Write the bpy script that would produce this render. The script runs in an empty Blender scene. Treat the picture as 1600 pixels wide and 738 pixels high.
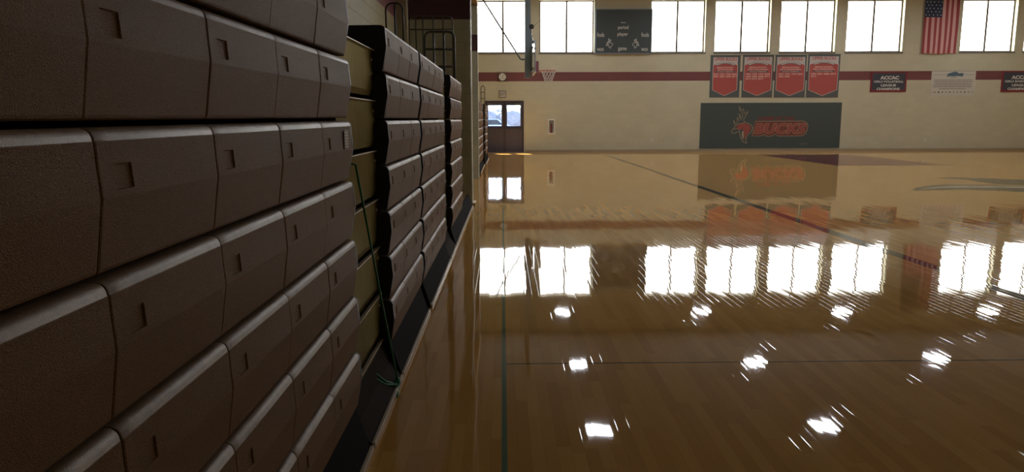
import bpy, bmesh, math, random
from mathutils import Vector, Matrix
random.seed(7)
S = bpy.context.scene
COL = S.collection

# ------------------------------------------------------------------ camera
F, H = 1155.0, 1.39
VX, VY, ROLL, CX, CY = 785.0, 186.5, math.radians(.22), 800.0, 369.0
def _basis():
    dx, dy = VX - CX, -(VY - CY)
    c, s = math.cos(ROLL), math.sin(ROLL)
    ux, uy = c*dx + s*dy, -s*dx + c*dy
    pitch = math.atan2(uy, F); yaw = math.atan2(-ux*math.cos(pitch), F)
    fw = Vector((math.sin(yaw)*math.cos(pitch), math.cos(yaw)*math.cos(pitch), -math.sin(pitch)))
    rt = Vector((math.cos(yaw), -math.sin(yaw), 0)); up = rt.cross(fw)
    return fw, c*rt - s*up, s*rt + c*up
FW, RT, UP = _basis()
cam = bpy.data.objects.new('camera', bpy.data.cameras.new('camera'))
COL.objects.link(cam); S.camera = cam
cam.data.sensor_width = 36; cam.data.lens = 36*F/1600
cam.data.clip_start = .05; cam.data.clip_end = 500
m = Matrix((RT, UP, -FW)).transposed().to_4x4(); m.translation = (0, 0, H); cam.matrix_world = m

# ------------------------------------------------------------------ light and exposure
WINDOW_GLOW = 9.0
LAMP_GLOW = 60.0
SKY = 9.0
S.view_settings.view_transform = 'Standard'; S.view_settings.look = 'None'
S.view_settings.gamma = 1; S.view_settings.use_curve_mapping = False
S.view_settings.exposure = 0.0
S.cycles.max_bounces = 10; S.cycles.diffuse_bounces = 6; S.cycles.glossy_bounces = 5
S.cycles.transparent_max_bounces = 12
S.cycles.sample_clamp_indirect = 6
w = bpy.data.worlds.new('sky'); S.world = w; w.use_nodes = True
bg = w.node_tree.nodes['Background']
tcw = w.node_tree.nodes.new('ShaderNodeTexCoord'); sp = w.node_tree.nodes.new('ShaderNodeSeparateXYZ')
rp = w.node_tree.nodes.new('ShaderNodeValToRGB')
rp.color_ramp.elements[0].color = (.85, .9, 1, 1); rp.color_ramp.elements[1].color = (.30, .52, 1, 1)
rp.color_ramp.elements[0].position = .0; rp.color_ramp.elements[1].position = .5
w.node_tree.links.new(tcw.outputs['Generated'], sp.inputs[0]); w.node_tree.links.new(sp.outputs[2], rp.inputs[0])
w.node_tree.links.new(rp.outputs[0], bg.inputs[0]); bg.inputs[1].default_value = SKY
sun = bpy.data.objects.new('sun', bpy.data.lights.new('sun', 'SUN')); COL.objects.link(sun)
sun.data.energy = 60; sun.data.angle = math.radians(.6); sun.data.color = (1, .95, .86)
sun.rotation_euler = Vector((-.33, 1.45, 1.40)).to_track_quat('Z', 'Y').to_euler()
sun.location = (-4, 45, 20)

# ------------------------------------------------------------------ helpers
def ray(px, py): return FW*F + RT*(px-CX) - UP*(py-CY)
def on_y(px, py, Y=31.5):
    d = ray(px, py); t = Y/d.y; return (t*d.x, H + t*d.z)
def on_floor(px, py, z=0):
    d = ray(px, py); t = (z-H)/d.z; return (t*d.x, t*d.y)
def srgb(r, g, b):
    f = lambda v: (v/255/12.92) if v/255 <= .04045 else ((v/255+.055)/1.055)**2.4
    return (f(r), f(g), f(b), 1)
def tag(o, label=None, cat=None, group=None, kind=None):
    for k, v in (('label', label), ('category', cat), ('group', group), ('kind', kind)):
        if v: o[k] = v
    return o
def empty(name, loc, label, cat, group=None, rz=0):
    o = bpy.data.objects.new(name, None); COL.objects.link(o)
    o.location = loc; o.rotation_euler = (0, 0, rz); o.empty_display_size = .1
    return tag(o, label, cat, group)
class MB:
    def __init__(s): s.bm = bmesh.new()
    def box(s, a, b, mi=0, bev=0):
        x0, y0, z0 = a; x1, y1, z1 = b
        vs = [s.bm.verts.new(p) for p in ((x0,y0,z0),(x1,y0,z0),(x1,y1,z0),(x0,y1,z0),(x0,y0,z1),(x1,y0,z1),(x1,y1,z1),(x0,y1,z1))]
        fs = []
        for f in ((0,3,2,1),(4,5,6,7),(0,1,5,4),(1,2,6,5),(2,3,7,6),(3,0,4,7)):
            q = s.bm.faces.new([vs[i] for i in f]); q.material_index = mi; fs.append(q)
        if bev:
            es = list({e for f in fs for e in f.edges})
            bmesh.ops.bevel(s.bm, geom=es, offset=bev, segments=2, affect='EDGES', profile=.6, material=-1)
        return s
    def poly(s, pts, th, axis, mi=0):
        """extruded polygon: pts are 3d points of the front outline, th a vector to the back"""
        th = Vector(th); a = [s.bm.verts.new(p) for p in pts]; b = [s.bm.verts.new(Vector(p)+th) for p in pts]
        n = len(a)
        f1 = s.bm.faces.new(a); f2 = s.bm.faces.new(b[::-1]); fs = [f1, f2]
        for i in range(n): fs.append(s.bm.faces.new((a[i], b[i], b[(i+1) % n], a[(i+1) % n])))
        for f in fs: f.material_index = mi
        return s
    def sweep(s, prof, y0, y1, mi=0):
        """closed (x,z) profile swept along y"""
        return s.poly([(x, y0, z) for x, z in prof], (0, y1-y0, 0), 'y', mi)
    def tube(s, pts, r, n=8, mi=0, closed=False, smooth=True):
        pts = [Vector(p) for p in pts]; N = len(pts); rings = []
        ref = None
        for i, p in enumerate(pts):
            if closed: t = pts[(i+1) % N] - pts[i-1]
            else: t = pts[min(i+1, N-1)] - pts[max(i-1, 0)]
            t.normalize()
            if ref is None:
                ref = t.cross(Vector((0, 0, 1)))
                if ref.length < .1: ref = t.cross(Vector((0, 1, 0)))
            ref = (ref - t*ref.dot(t)).normalized(); b = t.cross(ref)
            rr = r[i] if isinstance(r, (list, tuple)) else r
            rings.append([s.bm.verts.new(p + rr*(math.cos(2*math.pi*k/n)*ref + math.sin(2*math.pi*k/n)*b)) for k in range(n)])
        for i in range(N if closed else N-1):
            A, B = rings[i], rings[(i+1) % N]
            for k in range(n):
                f = s.bm.faces.new((A[k], A[(k+1) % n], B[(k+1) % n], B[k])); f.smooth = smooth; f.material_index = mi
        if not closed:
            s.bm.faces.new(rings[0][::-1]).material_index = mi; s.bm.faces.new(rings[-1]).material_index = mi
        return s
    def ribbon(s, pts, wd, y, th=.004, closed=False):
        """flat painted outline of width wd standing on the plane y (facing -y); pts are (x,z)"""
        P = [Vector((p[0], p[1])) for p in pts]; N = len(P); L = []; R = []
        for i in range(N):
            a = P[i-1] if (closed or i > 0) else P[i]; b = P[(i+1) % N] if (closed or i < N-1) else P[i]
            t = (b-a); t = t.normalized() if t.length else Vector((1, 0)); nn = Vector((-t.y, t.x))*wd/2
            L.append(P[i]+nn); R.append(P[i]-nn)
        for i in range(N if closed else N-1):
            j = (i+1) % N
            s.poly([(L[i].x, y, L[i].y), (R[i].x, y, R[i].y), (R[j].x, y, R[j].y), (L[j].x, y, L[j].y)], (0, th, 0), 'y')
        return s
    def obj(s, name, mat, parent=None, loc=None, tri=False):
        bmesh.ops.recalc_face_normals(s.bm, faces=s.bm.faces)
        me = bpy.data.meshes.new(name); s.bm.to_mesh(me); s.bm.free()
        for q in (mat if isinstance(mat, (list, tuple)) else [mat]): me.materials.append(q)
        return link(name, me, parent, loc)
def link(name, me, parent=None, loc=None):
    o = bpy.data.objects.new(name, me); COL.objects.link(o)
    if loc: o.location = loc
    if parent: o.parent = parent
    return o
def arc(c, r, a0, a1, n, f=lambda a, b: (a, b)):
    return [f(c[0]+r*math.cos(math.radians(a0+(a1-a0)*i/n)), c[1]+r*math.sin(math.radians(a0+(a1-a0)*i/n))) for i in range(n+1)]

def text(body, cx, cz, wd, ht, y, mat, parent, name='lettering', bold=.0, shear=0, rot='front'):
    """real lettering, fitted to a box wd x ht centred on (cx,cz), on the plane y"""
    cu = bpy.data.curves.new('t', 'FONT'); cu.body = body; cu.align_x = 'CENTER'; cu.offset = bold
    cu.extrude = .004; cu.shear = shear; cu.resolution_u = 3; cu.space_line = .95
    to = bpy.data.objects.new('t', cu); COL.objects.link(to)
    dg = bpy.context.evaluated_depsgraph_get(); me = bpy.data.meshes.new_from_object(to.evaluated_get(dg))
    bpy.data.objects.remove(to); bpy.data.curves.remove(cu)
    xs = [v.co.x for v in me.vertices]; ys = [v.co.y for v in me.vertices]
    mx, my = (max(xs)+min(xs))/2, (max(ys)+min(ys))/2; sx, sy = wd/(max(xs)-min(xs)), ht/(max(ys)-min(ys))
    for v in me.vertices:
        v.co = Vector(((v.co.x-mx)*sx + cx, y + (-v.co.z)*.5, (v.co.y-my)*sy + cz))
    me.materials.clear(); me.materials.append(mat)
    o = link(name, me)
    if parent:
        o.parent = parent; o.location = -Vector(parent.location)
    return o

# ------------------------------------------------------------------ materials
def mat(name, col, rough=.6, metal=0, spec=.5, bump=None, mottle=0, mscale=3, emit=None):
    m = bpy.data.materials.new(name); m.use_nodes = True; nt = m.node_tree; b = nt.nodes['Principled BSDF']
    b.inputs['Base Color'].default_value = col; b.inputs['Roughness'].default_value = rough
    b.inputs['Metallic'].default_value = metal; b.inputs['Specular IOR Level'].default_value = spec
    tc = nt.nodes.new('ShaderNodeTexCoord')
    if mottle:
        n = nt.nodes.new('ShaderNodeTexNoise'); n.inputs['Scale'].default_value = mscale; n.inputs['Detail'].default_value = 6
        nt.links.new(tc.outputs['Object'], n.inputs['Vector'])
        mr = nt.nodes.new('ShaderNodeMapRange'); mr.inputs[3].default_value = 1-mottle; mr.inputs[4].default_value = 1+mottle
        mr.inputs[1].default_value = .3; mr.inputs[2].default_value = .7
        nt.links.new(n.outputs[0], mr.inputs[0])
        mx = nt.nodes.new('ShaderNodeVectorMath'); mx.operation = 'SCALE'; mx.inputs[0].default_value = col[:3]
        nt.links.new(mr.outputs[0], mx.inputs['Scale']); nt.links.new(mx.outputs[0], b.inputs['Base Color'])
    if bump:
        n = nt.nodes.new('ShaderNodeTexNoise'); n.inputs['Scale'].default_value = bump[0]; n.inputs['Detail'].default_value = 3
        nt.links.new(tc.outputs['Object'], n.inputs['Vector'])
        bp = nt.nodes.new('ShaderNodeBump'); bp.inputs['Strength'].default_value = bump[1]; bp.inputs['Distance'].default_value = bump[2]
        nt.links.new(n.outputs[0], bp.inputs['Height']); nt.links.new(bp.outputs[0], b.inputs['Normal'])
    if emit:
        b.inputs['Emission Color'].default_value = emit[0]; b.inputs['Emission Strength'].default_value = emit[1]
    return m
class NT:
    def __init__(s, m): s.nt = m.node_tree
    def n(s, t, **kw):
        q = s.nt.nodes.new(t)
        for k, v in kw.items(): setattr(q, k, v)
        return q
    def l(s, a, b): s.nt.links.new(a, b)
    def m(s, op, a, b=None, c=None, clamp=False):
        q = s.nt.nodes.new('ShaderNodeMath'); q.operation = op; q.use_clamp = clamp
        for i, v in enumerate((a, b, c)):
            if v is None: continue
            if isinstance(v, (int, float)): q.inputs[i].default_value = v
            else: s.nt.links.new(v, q.inputs[i])
        return q.outputs[0]
    def mix(s, fac, a, b):
        q = s.nt.nodes.new('ShaderNodeMix'); q.data_type = 'RGBA'
        for i, v in ((0, fac), (6, a), (7, b)):
            if isinstance(v, (int, float, tuple)): q.inputs[i].default_value = v
            else: s.nt.links.new(v, q.inputs[i])
        return q.outputs[2]

def block_wall(name, col, axis, stripe=True, scol=srgb(122, 76, 76), joint=.012, jdark=.93):
    m = bpy.data.materials.new(name); m.use_nodes = True; t = NT(m); b = m.node_tree.nodes['Principled BSDF']
    b.inputs['Roughness'].default_value = .55; b.inputs['Specular IOR Level'].default_value = .3
    g = t.n('ShaderNodeNewGeometry'); sp = t.n('ShaderNodeSeparateXYZ'); t.l(g.outputs['Position'], sp.inputs[0])
    cb = t.n('ShaderNodeCombineXYZ'); t.l(sp.outputs[0 if axis == 'x' else 1], cb.inputs[0]); t.l(sp.outputs[2], cb.inputs[1])
    br = t.n('ShaderNodeTexBrick'); t.l(cb.outputs[0], br.inputs['Vector']); br.inputs['Scale'].default_value = 1
    br.inputs['Brick Width'].default_value = .4; br.inputs['Row Height'].default_value = .2
    br.inputs['Mortar Size'].default_value = joint/2; br.inputs['Mortar Smooth'].default_value = .3
    br.inputs['Color1'].default_value = (1, 1, 1, 1); br.inputs['Color2'].default_value = (.95, .95, .95, 1); br.inputs['Mortar'].default_value = (jdark, jdark, jdark, 1)
    no = t.n('ShaderNodeTexNoise'); no.inputs['Scale'].default_value = 1.2; no.inputs['Detail'].default_value = 5; t.l(g.outputs['Position'], no.inputs['Vector'])
    base = col
    if stripe:
        k = t.m('MULTIPLY', t.m('GREATER_THAN', sp.outputs[2], 2.955), t.m('LESS_THAN', sp.outputs[2], 3.325))
        base = t.mix(k, col, scol)
    mm = t.n('ShaderNodeMix', data_type='RGBA', blend_type='MULTIPLY'); mm.inputs[0].default_value = 1
    if isinstance(base, tuple): mm.inputs[6].default_value = base
    else: t.l(base, mm.inputs[6])
    t.l(br.outputs[0], mm.inputs[7])
    m2 = t.n('ShaderNodeVectorMath', operation='SCALE'); t.l(mm.outputs[2], m2.inputs[0])
    t.l(t.m('ADD', t.m('MULTIPLY', no.outputs[0], .16), .92), m2.inputs['Scale'])
    t.l(m2.outputs[0], b.inputs['Base Color'])
    bp = t.n('ShaderNodeBump'); bp.inputs['Strength'].default_value = .5; bp.inputs['Distance'].default_value = .006
    bp.invert = True; t.l(br.outputs['Fac'], bp.inputs['Height']); t.l(bp.outputs[0], b.inputs['Normal'])
    return m

def floor_mat(name, tone=None):
    """gloss varnished maple strips laid along y; with tone, the same varnished boards under court paint"""
    m = bpy.data.materials.new(name); m.use_nodes = True; t = NT(m); b = m.node_tree.nodes['Principled BSDF']
    g = t.n('ShaderNodeNewGeometry'); sp = t.n('ShaderNodeSeparateXYZ'); t.l(g.outputs['Position'], sp.inputs[0])
    u = t.m('DIVIDE', sp.outputs[0], .057); row = t.m('FLOOR', u); fu = t.m('SUBTRACT', u, row)
    wn = t.n('ShaderNodeTexWhiteNoise', noise_dimensions='1D'); t.l(row, wn.inputs['W'])
    v = t.m('ADD', t.m('DIVIDE', sp.outputs[1], .78), t.m('MULTIPLY', wn.outputs['Value'], 37.0)); brd = t.m('FLOOR', v); fv = t.m('SUBTRACT', v, brd)
    cb = t.n('ShaderNodeCombineXYZ'); t.l(row, cb.inputs[0]); t.l(brd, cb.inputs[1])
    w2 = t.n('ShaderNodeTexWhiteNoise', noise_dimensions='2D'); t.l(cb.outputs[0], w2.inputs['Vector'])
    sc = t.n('ShaderNodeSeparateColor'); t.l(w2.outputs['Color'], sc.inputs[0])
    # grain
    mp = t.n('ShaderNodeVectorMath', operation='MULTIPLY'); t.l(g.outputs['Position'], mp.inputs[0]); mp.inputs[1].default_value = (60, 3, 1)
    ad = t.n('ShaderNodeVectorMath', operation='ADD'); t.l(mp.outputs[0], ad.inputs[0]); t.l(w2.outputs['Color'], ad.inputs[1])
    gn = t.n('ShaderNodeTexNoise'); gn.inputs['Scale'].default_value = 1; gn.inputs['Detail'].default_value = 4; t.l(ad.outputs[0], gn.inputs['Vector'])
    edge = t.m('MINIMUM', fu, t.m('SUBTRACT', 1.0, fu)); ge = t.m('LESS_THAN', edge, .012)
    ev = t.m('LESS_THAN', t.m('MINIMUM', fv, t.m('SUBTRACT', 1.0, fv)), .0012)
    if tone is None:
        c = t.n('ShaderNodeValToRGB'); cr = c.color_ramp
        cr.elements[0].position = 0; cr.elements[0].color = srgb(190, 142, 73)
        cr.elements[1].position = 1; cr.elements[1].color = srgb(213, 165, 92)
        e = cr.elements.new(.25); e.color = srgb(196, 146, 76)
        e = cr.elements.new(.7); e.color = srgb(208, 158, 84)
        t.l(t.m('ADD', t.m('MULTIPLY', sc.outputs[0], .75), t.m('MULTIPLY', gn.outputs[0], .28)), c.inputs[0]); col = c.outputs[0]
    else: col = tone
    col = t.mix(t.m('MULTIPLY', t.m('MAXIMUM', ge, ev), .28), col, srgb(60, 36, 14))
    t.l(col, b.inputs['Base Color'])
    # varnish: each board tips a hair, edges roll over, the whole deck waves slightly
    ln = t.n('ShaderNodeTexNoise'); ln.inputs['Scale'].default_value = 1; ln.inputs['Detail'].default_value = 2
    mq = t.n('ShaderNodeVectorMath', operation='MULTIPLY'); t.l(g.outputs['Position'], mq.inputs[0]); mq.inputs[1].default_value = (5, 1.3, 1); t.l(mq.outputs[0], ln.inputs['Vector'])
    ns = t.n('ShaderNodeSeparateColor'); t.l(ln.outputs['Color'], ns.inputs[0])
    sgn = t.m('SUBTRACT', t.m('MULTIPLY', t.m('GREATER_THAN', fu, .5), 2.0), 1.0)
    roll_ = t.m('MULTIPLY', t.m('MULTIPLY', t.m('LESS_THAN', edge, .016), sgn), .03)
    cup = t.m('MULTIPLY', t.m('SUBTRACT', fu, .5), .007)
    nx = t.m('ADD', t.m('ADD', t.m('MULTIPLY', t.m('SUBTRACT', sc.outputs[1], .5), .010), cup),
             t.m('ADD', roll_, t.m('MULTIPLY', t.m('SUBTRACT', ns.outputs[0], .5), .010)))
    ny = t.m('ADD', t.m('MULTIPLY', t.m('SUBTRACT', sc.outputs[2], .5), .0016), t.m('MULTIPLY', t.m('SUBTRACT', ns.outputs[1], .5), .004))
    # fine scratches along the boards
    sn = t.n('ShaderNodeTexNoise'); sn.inputs['Scale'].default_value = 1; sn.inputs['Detail'].default_value = 1
    ms = t.n('ShaderNodeVectorMath', operation='MULTIPLY'); t.l(g.outputs['Position'], ms.inputs[0]); ms.inputs[1].default_value = (45, 1.6, 1); t.l(ms.outputs[0], sn.inputs['Vector'])
    scr = t.m('MULTIPLY', t.m('SUBTRACT', sn.outputs[0], .70, clamp=True), .022)
    ny = t.m('SUBTRACT', ny, scr)
    cn = t.n('ShaderNodeCombineXYZ'); t.l(nx, cn.inputs[0]); t.l(ny, cn.inputs[1]); cn.inputs[2].default_value = 1
    nn = t.n('ShaderNodeVectorMath', operation='NORMALIZE'); t.l(cn.outputs[0], nn.inputs[0]); t.l(nn.outputs[0], b.inputs['Normal'])
    b.inputs['Roughness'].default_value = .025; b.inputs['IOR'].default_value = 1.45
    return m

M = {}
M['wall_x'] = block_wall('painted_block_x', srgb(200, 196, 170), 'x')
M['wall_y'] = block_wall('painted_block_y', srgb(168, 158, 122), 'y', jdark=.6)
M['wall_plain'] = block_wall('painted_block_plain', srgb(185, 178, 150), 'x', stripe=False, jdark=.8)
M['pier'] = block_wall('painted_pier', srgb(184, 187, 168), 'x', scol=srgb(84, 58, 64), jdark=.8)
M['floor'] = floor_mat('varnished_maple')
M['line_green'] = floor_mat('paint_green', srgb(92, 122, 96))
M['line_dark'] = floor_mat('paint_dark', srgb(38, 42, 38))
M['line_faint'] = floor_mat('paint_faint', srgb(92, 66, 36))
M['key'] = floor_mat('paint_maroon', srgb(110, 34, 40))
M['logo_dark'] = floor_mat('paint_logo_dark', srgb(62, 72, 58))
M['logo_white'] = floor_mat('paint_logo_white', srgb(190, 180, 158))
M['ceiling'] = mat('ceiling_deck', srgb(84, 76, 66), .8)
M['base'] = mat('vinyl_base', srgb(168, 150, 120), .5)
M['seat'] = mat('brown_seat_plastic', srgb(117, 86, 54), .55, spec=.09, bump=(480, 1.0, .0025), mottle=.32, mscale=380)
M['seat_nose'] = mat('seat_nose_highlight', srgb(128, 104, 78), .42, spec=.38, bump=(480, .5, .0015), mottle=.15, mscale=60)  # same plastic, paler and glossier: window highlight put into the nose colour
M['endcap'] = mat('black_end_plastic', srgb(30, 27, 28), .5, bump=(300, .3, .001))
M['riser'] = mat('olive_gold_steel', srgb(84, 73, 46), .5, metal=1, spec=.35, bump=(7, .25, .02), mottle=.12, mscale=5)
M['riser'].node_tree.nodes['Principled BSDF'].inputs['Specular Tint'].default_value = (.56, .53, .46, 1)
M['steel_dark'] = mat('dark_steel', srgb(40, 38, 36), .5, metal=.5)
M['deck'] = mat('deck_plywood', srgb(36, 24, 15), .8, spec=.05, mottle=.15)
M['skirt'] = mat('skirt_board', srgb(20, 17, 18), .8, spec=.04, mottle=.08, mscale=6)
M['skirt_trim'] = mat('aluminium_strip', srgb(176, 158, 130), .4, metal=.1)
M['rail_black'] = mat('black_rail', srgb(28, 28, 26), .45)
M['rail_grey'] = mat('grey_rail', srgb(70, 72, 68), .45)
M['rail_olive'] = mat('olive_rail', srgb(104, 96, 74), .5)
M['rope'] = mat('green_cord', srgb(14, 120, 68), .55, bump=(500, .6, .002))
M['white'] = mat('white_paint', srgb(225, 222, 212), .5)
M['offwhite'] = mat('offwhite', srgb(200, 196, 184), .5)
M['blackboard'] = mat('scoreboard_face', srgb(66, 76, 78), .5)  # dark face lifted, window haze put into the colour
M['letter'] = mat('pale_letter', srgb(205, 205, 198), .6)
M['frame'] = mat('window_frame_metal', srgb(92, 82, 68), .5)
M['sill'] = mat('window_sill', srgb(112, 108, 100), .6)
M['glow'] = mat('daylit_pane', srgb(240, 240, 240), .4, emit=((1, .985, .95, 1), WINDOW_GLOW))
M['lamp'] = mat('lamp_lens', (1, 1, 1, 1), .3, emit=((.93, .95, 1, 1), LAMP_GLOW))
M['lamp_body'] = mat('lamp_housing', srgb(150, 150, 150), .4, metal=.4)
M['door'] = mat('door_paint', srgb(84, 78, 90), .5)
M['doorframe'] = mat('door_frame_paint', srgb(66, 60, 70), .5)
M['chrome'] = mat('satin_steel', srgb(180, 180, 185), .25, metal=.9)
M['mural'] = mat('mural_vinyl', srgb(70, 82, 80), .6)  # darks raised: veiling glare from the windows put into the colour
M['mural_red'] = mat('mural_red', srgb(158, 80, 70), .6)
M['mural_line'] = mat('mural_line', srgb(180, 165, 140), .6)
M['mural_dimred'] = mat('mural_dim_red', srgb(130, 62, 62), .6)
M['mural_dark'] = mat('mural_dark_red', srgb(118, 62, 52), .6)
M['banner_dark'] = mat('banner_dark', srgb(88, 94, 94), .8)  # dark cloth lightened, the glare veil is in its colour
M['banner_red'] = mat('banner_red', srgb(176, 88, 82), .8)
M['banner_white'] = mat('banner_white', srgb(196, 190, 184), .8)
M['banner_pink'] = mat('banner_print', srgb(238, 196, 186), .8)
M['pennant_edge'] = mat('pennant_edge', srgb(128, 48, 54), .8)
M['pennant_face'] = mat('pennant_face', srgb(66, 70, 78), .8)  # dark tone lifted the same way for window glare
M['print_grey'] = mat('print_grey', srgb(118, 116, 114), .8)
M['print_blue'] = mat('print_blue', srgb(84, 108, 122), .8)
M['flag_red'] = mat('flag_red', srgb(156, 70, 74), .85)
M['flag_white'] = mat('flag_white', srgb(214, 170, 165), .85)
M['flag_blue'] = mat('flag_blue', srgb(44, 58, 84), .85)
M['mast'] = mat('mast_blue_grey', srgb(122, 140, 154), .45)
M['rim'] = mat('rim_orange', srgb(190, 80, 60), .45)
M['pad'] = mat('pad_maroon', srgb(128, 78, 86), .6)
M['net'] = mat('net_cord', srgb(220, 220, 210), .8)
M['red'] = mat('extinguisher_red', srgb(150, 30, 28), .35)
M['wood'] = mat('beam_tan', srgb(176, 150, 100), .6, mottle=.15)
M['asphalt'] = mat('outdoor_paving', srgb(150, 150, 152), .9, mottle=.1, mscale=1)
M['hedge'] = mat('hedge_leaves', srgb(110, 104, 104), .9, mottle=.3, mscale=6)
M['car'] = mat('car_paint', srgb(120, 130, 165), .3)
M['tyre'] = mat('tyre', srgb(30, 30, 30), .8)
gl = bpy.data.materials.new('clear_glass'); gl.use_nodes = True; t = NT(gl)
t.nt.nodes.remove(t.nt.nodes['Principled BSDF'])
tr = t.n('ShaderNodeBsdfTransparent'); tr.inputs[0].default_value = (.93, .96, .97, 1); gs = t.n('ShaderNodeBsdfGlossy'); gs.inputs['Roughness'].default_value = .02
mxs = t.n('ShaderNodeMixShader'); mxs.inputs[0].default_value = .07
t.l(tr.outputs[0], mxs.inputs[1]); t.l(gs.outputs[0], mxs.inputs[2]); t.l(mxs.outputs[0], t.nt.nodes['Material Output'].inputs[0])
M['glass'] = gl

# ------------------------------------------------------------------ room shell
YW, XL, XR, YB, ZC = 31.5, -1.66, 24.8, -3.0, 7.8
# floor with the court paint as its own faces
def floor():
    b = MB(); b.box((XL-.3, YB-.3, -.25), (XR+.3, YW+.3, 0))
    mats = [M['floor'], M['line_green'], M['line_dark'], M['line_faint'], M['key'], M['logo_dark'], M['logo_white']]
    def flat(pts, mi, z):
        vs = [b.bm.verts.new((x, y, z)) for x, y in pts]; f = b.bm.faces.new(vs); f.material_index = mi
        f.normal_update()
        if f.normal.z < 0: f.normal_flip()
    def rect(x0, x1, y0, y1, mi, z=.0006): flat([(x0, y0), (x1, y0), (x1, y1), (x0, y1)], mi, z)
    rect(-.011, .013, .6, 27.0, 1)
    rect(.013, 22, 4.075, 4.09, 3)
    rect(3.975, 4.12, 1.5, 28.4, 2, .0009)
    rect(9.85, 13.2, 21.6, 28.2, 4)
    def fl(pts): return [on_floor(*p) for p in pts]
    up_ = [(1425,297),(1432,293),(1450,290),(1475,288.5),(1530,289),(1600,290.5),(1660,292),(1720,296)]
    lo_ = [(1720,309),(1660,304),(1600,300.5),(1560,298.5),(1500,296.5),(1450,298),(1432,299)]
    flat(fl(up_+lo_), 5, .0006)
    flat(fl([(1448,294.8),(1470,291.6),(1500,290.4),(1560,290.8),(1600,291.6),(1660,293),(1700,297),(1660,296),(1600,294.2),(1530,293),(1480,293.6)]), 6, .0010)
    flat(fl([(1464,279),(1478,277.2),(1510,277.8),(1560,279.5),(1600,281),(1670,283),(1670,290),(1600,289),(1560,288.2),(1528,284.5),(1505,280.5),(1478,280)]), 5, .0006)
    o = b.obj('floor', mats); tag(o, kind='structure'); return o
floor()
def struct(b, name, m, parent=None): return tag(b.obj(name, m, parent), kind='structure')
b = MB(); b.box((XL-.3, YB-.3, ZC), (XR+.3, YW+.3, ZC+.2)); struct(b, 'ceiling', M['ceiling'])

# windows of the far wall: left and right jambs taken at sill height
wins = [(744, 828), (843, 928), (1016, 1101), (1116, 1202), (1218, 1303.5), (1321, 1409), (1499.5, 1584), (1598.5, 1683)]
SILL = on_y(1000, 82.3)[1]; TOP = 6.24
WX = [(on_y(a, 82)[0], on_y(c, 82)[0]) for a, c in wins]
DX0, DX1, DZ = on_y(757.5, 190)[0], on_y(818.5, 190)[0], on_y(800, 157.5)[1]
b = MB()
xs = sorted({XL-.3, XR+.3, DX0, DX1, *[v for p in WX for v in p]}); zs = [0, DZ, SILL, TOP, ZC]
for i in range(len(xs)-1):
    for j in range(len(zs)-1):
        mx_, mz = (xs[i]+xs[i+1])/2, (zs[j]+zs[j+1])/2
        if any(p[0] < mx_ < p[1] for p in WX) and SILL < mz < TOP: continue
        if DX0 < mx_ < DX1 and mz < DZ: continue
        b.box((xs[i], YW, zs[j]), (xs[i+1], YW+.3, zs[j+1]))
bmesh.ops.remove_doubles(b.bm, verts=b.bm.verts, dist=1e-4)
seen = {}
for f in list(b.bm.faces):
    k = tuple(round(c, 3) for c in f.calc_center_median())
    seen.setdefault(k, []).append(f)
bmesh.ops.delete(b.bm, geom=[f for v in seen.values() if len(v) > 1 for f in v], context='FACES')
struct(b, 'wall_far', M['wall_x'])
b = MB(); b.box((XL-.3, YB-.3, 0), (XL, YW, ZC)); struct(b, 'wall_left', M['wall_y'])
b = MB(); b.box((XR, YB-.3, 0), (XR+.3, YW, ZC)); struct(b, 'wall_right', M['wall_y'])
b = MB(); b.box((XL, YB-.3, 0), (XR, YB, ZC)); struct(b, 'wall_near', M['wall_x'])
b = MB(); b.box((DX1+.05, YW-.012, 0), (XR, YW, .10)); struct(b, 'baseboard_far', M['base'])
# returns of the left wall
XA = on_y(736.6, 150, 12.1)[0]; XP0, XP1 = on_y(610, 60, 12.1)[0], on_y(638.5, 60, 12.1)[0]
b = MB(); b.box((XL, 12.1, 0), (XA, 12.45, ZC), bev=.02); struct(b, 'wall_return', M['pier'])
b = MB(); b.box((XL, 12.0, 0), (XP1, 12.1, ZC), bev=.02); struct(b, 'trim_1', M['wall_plain'])
XB = -.565
b = MB(); b.box((XL, 17.6, 0), (XB, 17.95, 3.98)); struct(b, 'wall_stub', M['pier'])
b = MB(); b.box((-1.0, 12.45, 4.0), (-.56, 17.95, 4.45)); struct(b, 'trim_2', M['wood'])
b = MB(); b.box((XA-.03, 12.08, 0), (XA+.045, 12.47, .035), bev=.008); struct(b, 'trim_3', M['skirt_trim'])

for n, (x0, x1) in enumerate(WX, 1):
    yb = YW+.19
    f = MB(); t_ = .06
    f.box((x0, yb, SILL), (x0+t_, yb+.06, TOP)); f.box((x1-t_, yb, SILL), (x1, yb+.06, TOP))
    f.box((x0+t_, yb, SILL), (x1-t_, yb+.06, SILL+t_)); f.box((x0+t_, yb, TOP-t_), (x1-t_, yb+.06, TOP))
    xm = (x0+x1)/2; f.box((xm-.04, yb, SILL+t_), (xm+.04, yb+.06, TOP-t_))
    wf = struct(f, f'window_{n}', M['frame'])
    for a, c in ((x0+t_, xm-.04), (xm+.04, x1-t_)):
        g = MB(); g.box((a, yb+.025, SILL+t_), (c, yb+.035, TOP-t_)); g.obj('pane', M['glow'], wf)
    g = MB(); g.box((x0-.04, YW-.03, SILL-.055), (x1+.04, YW+.0, SILL), bev=.006); g.box((x0+.005, YW, SILL-.001), (x1-.005, yb, SILL+.012)); g.obj('window_sill', M['sill'], wf)

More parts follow.
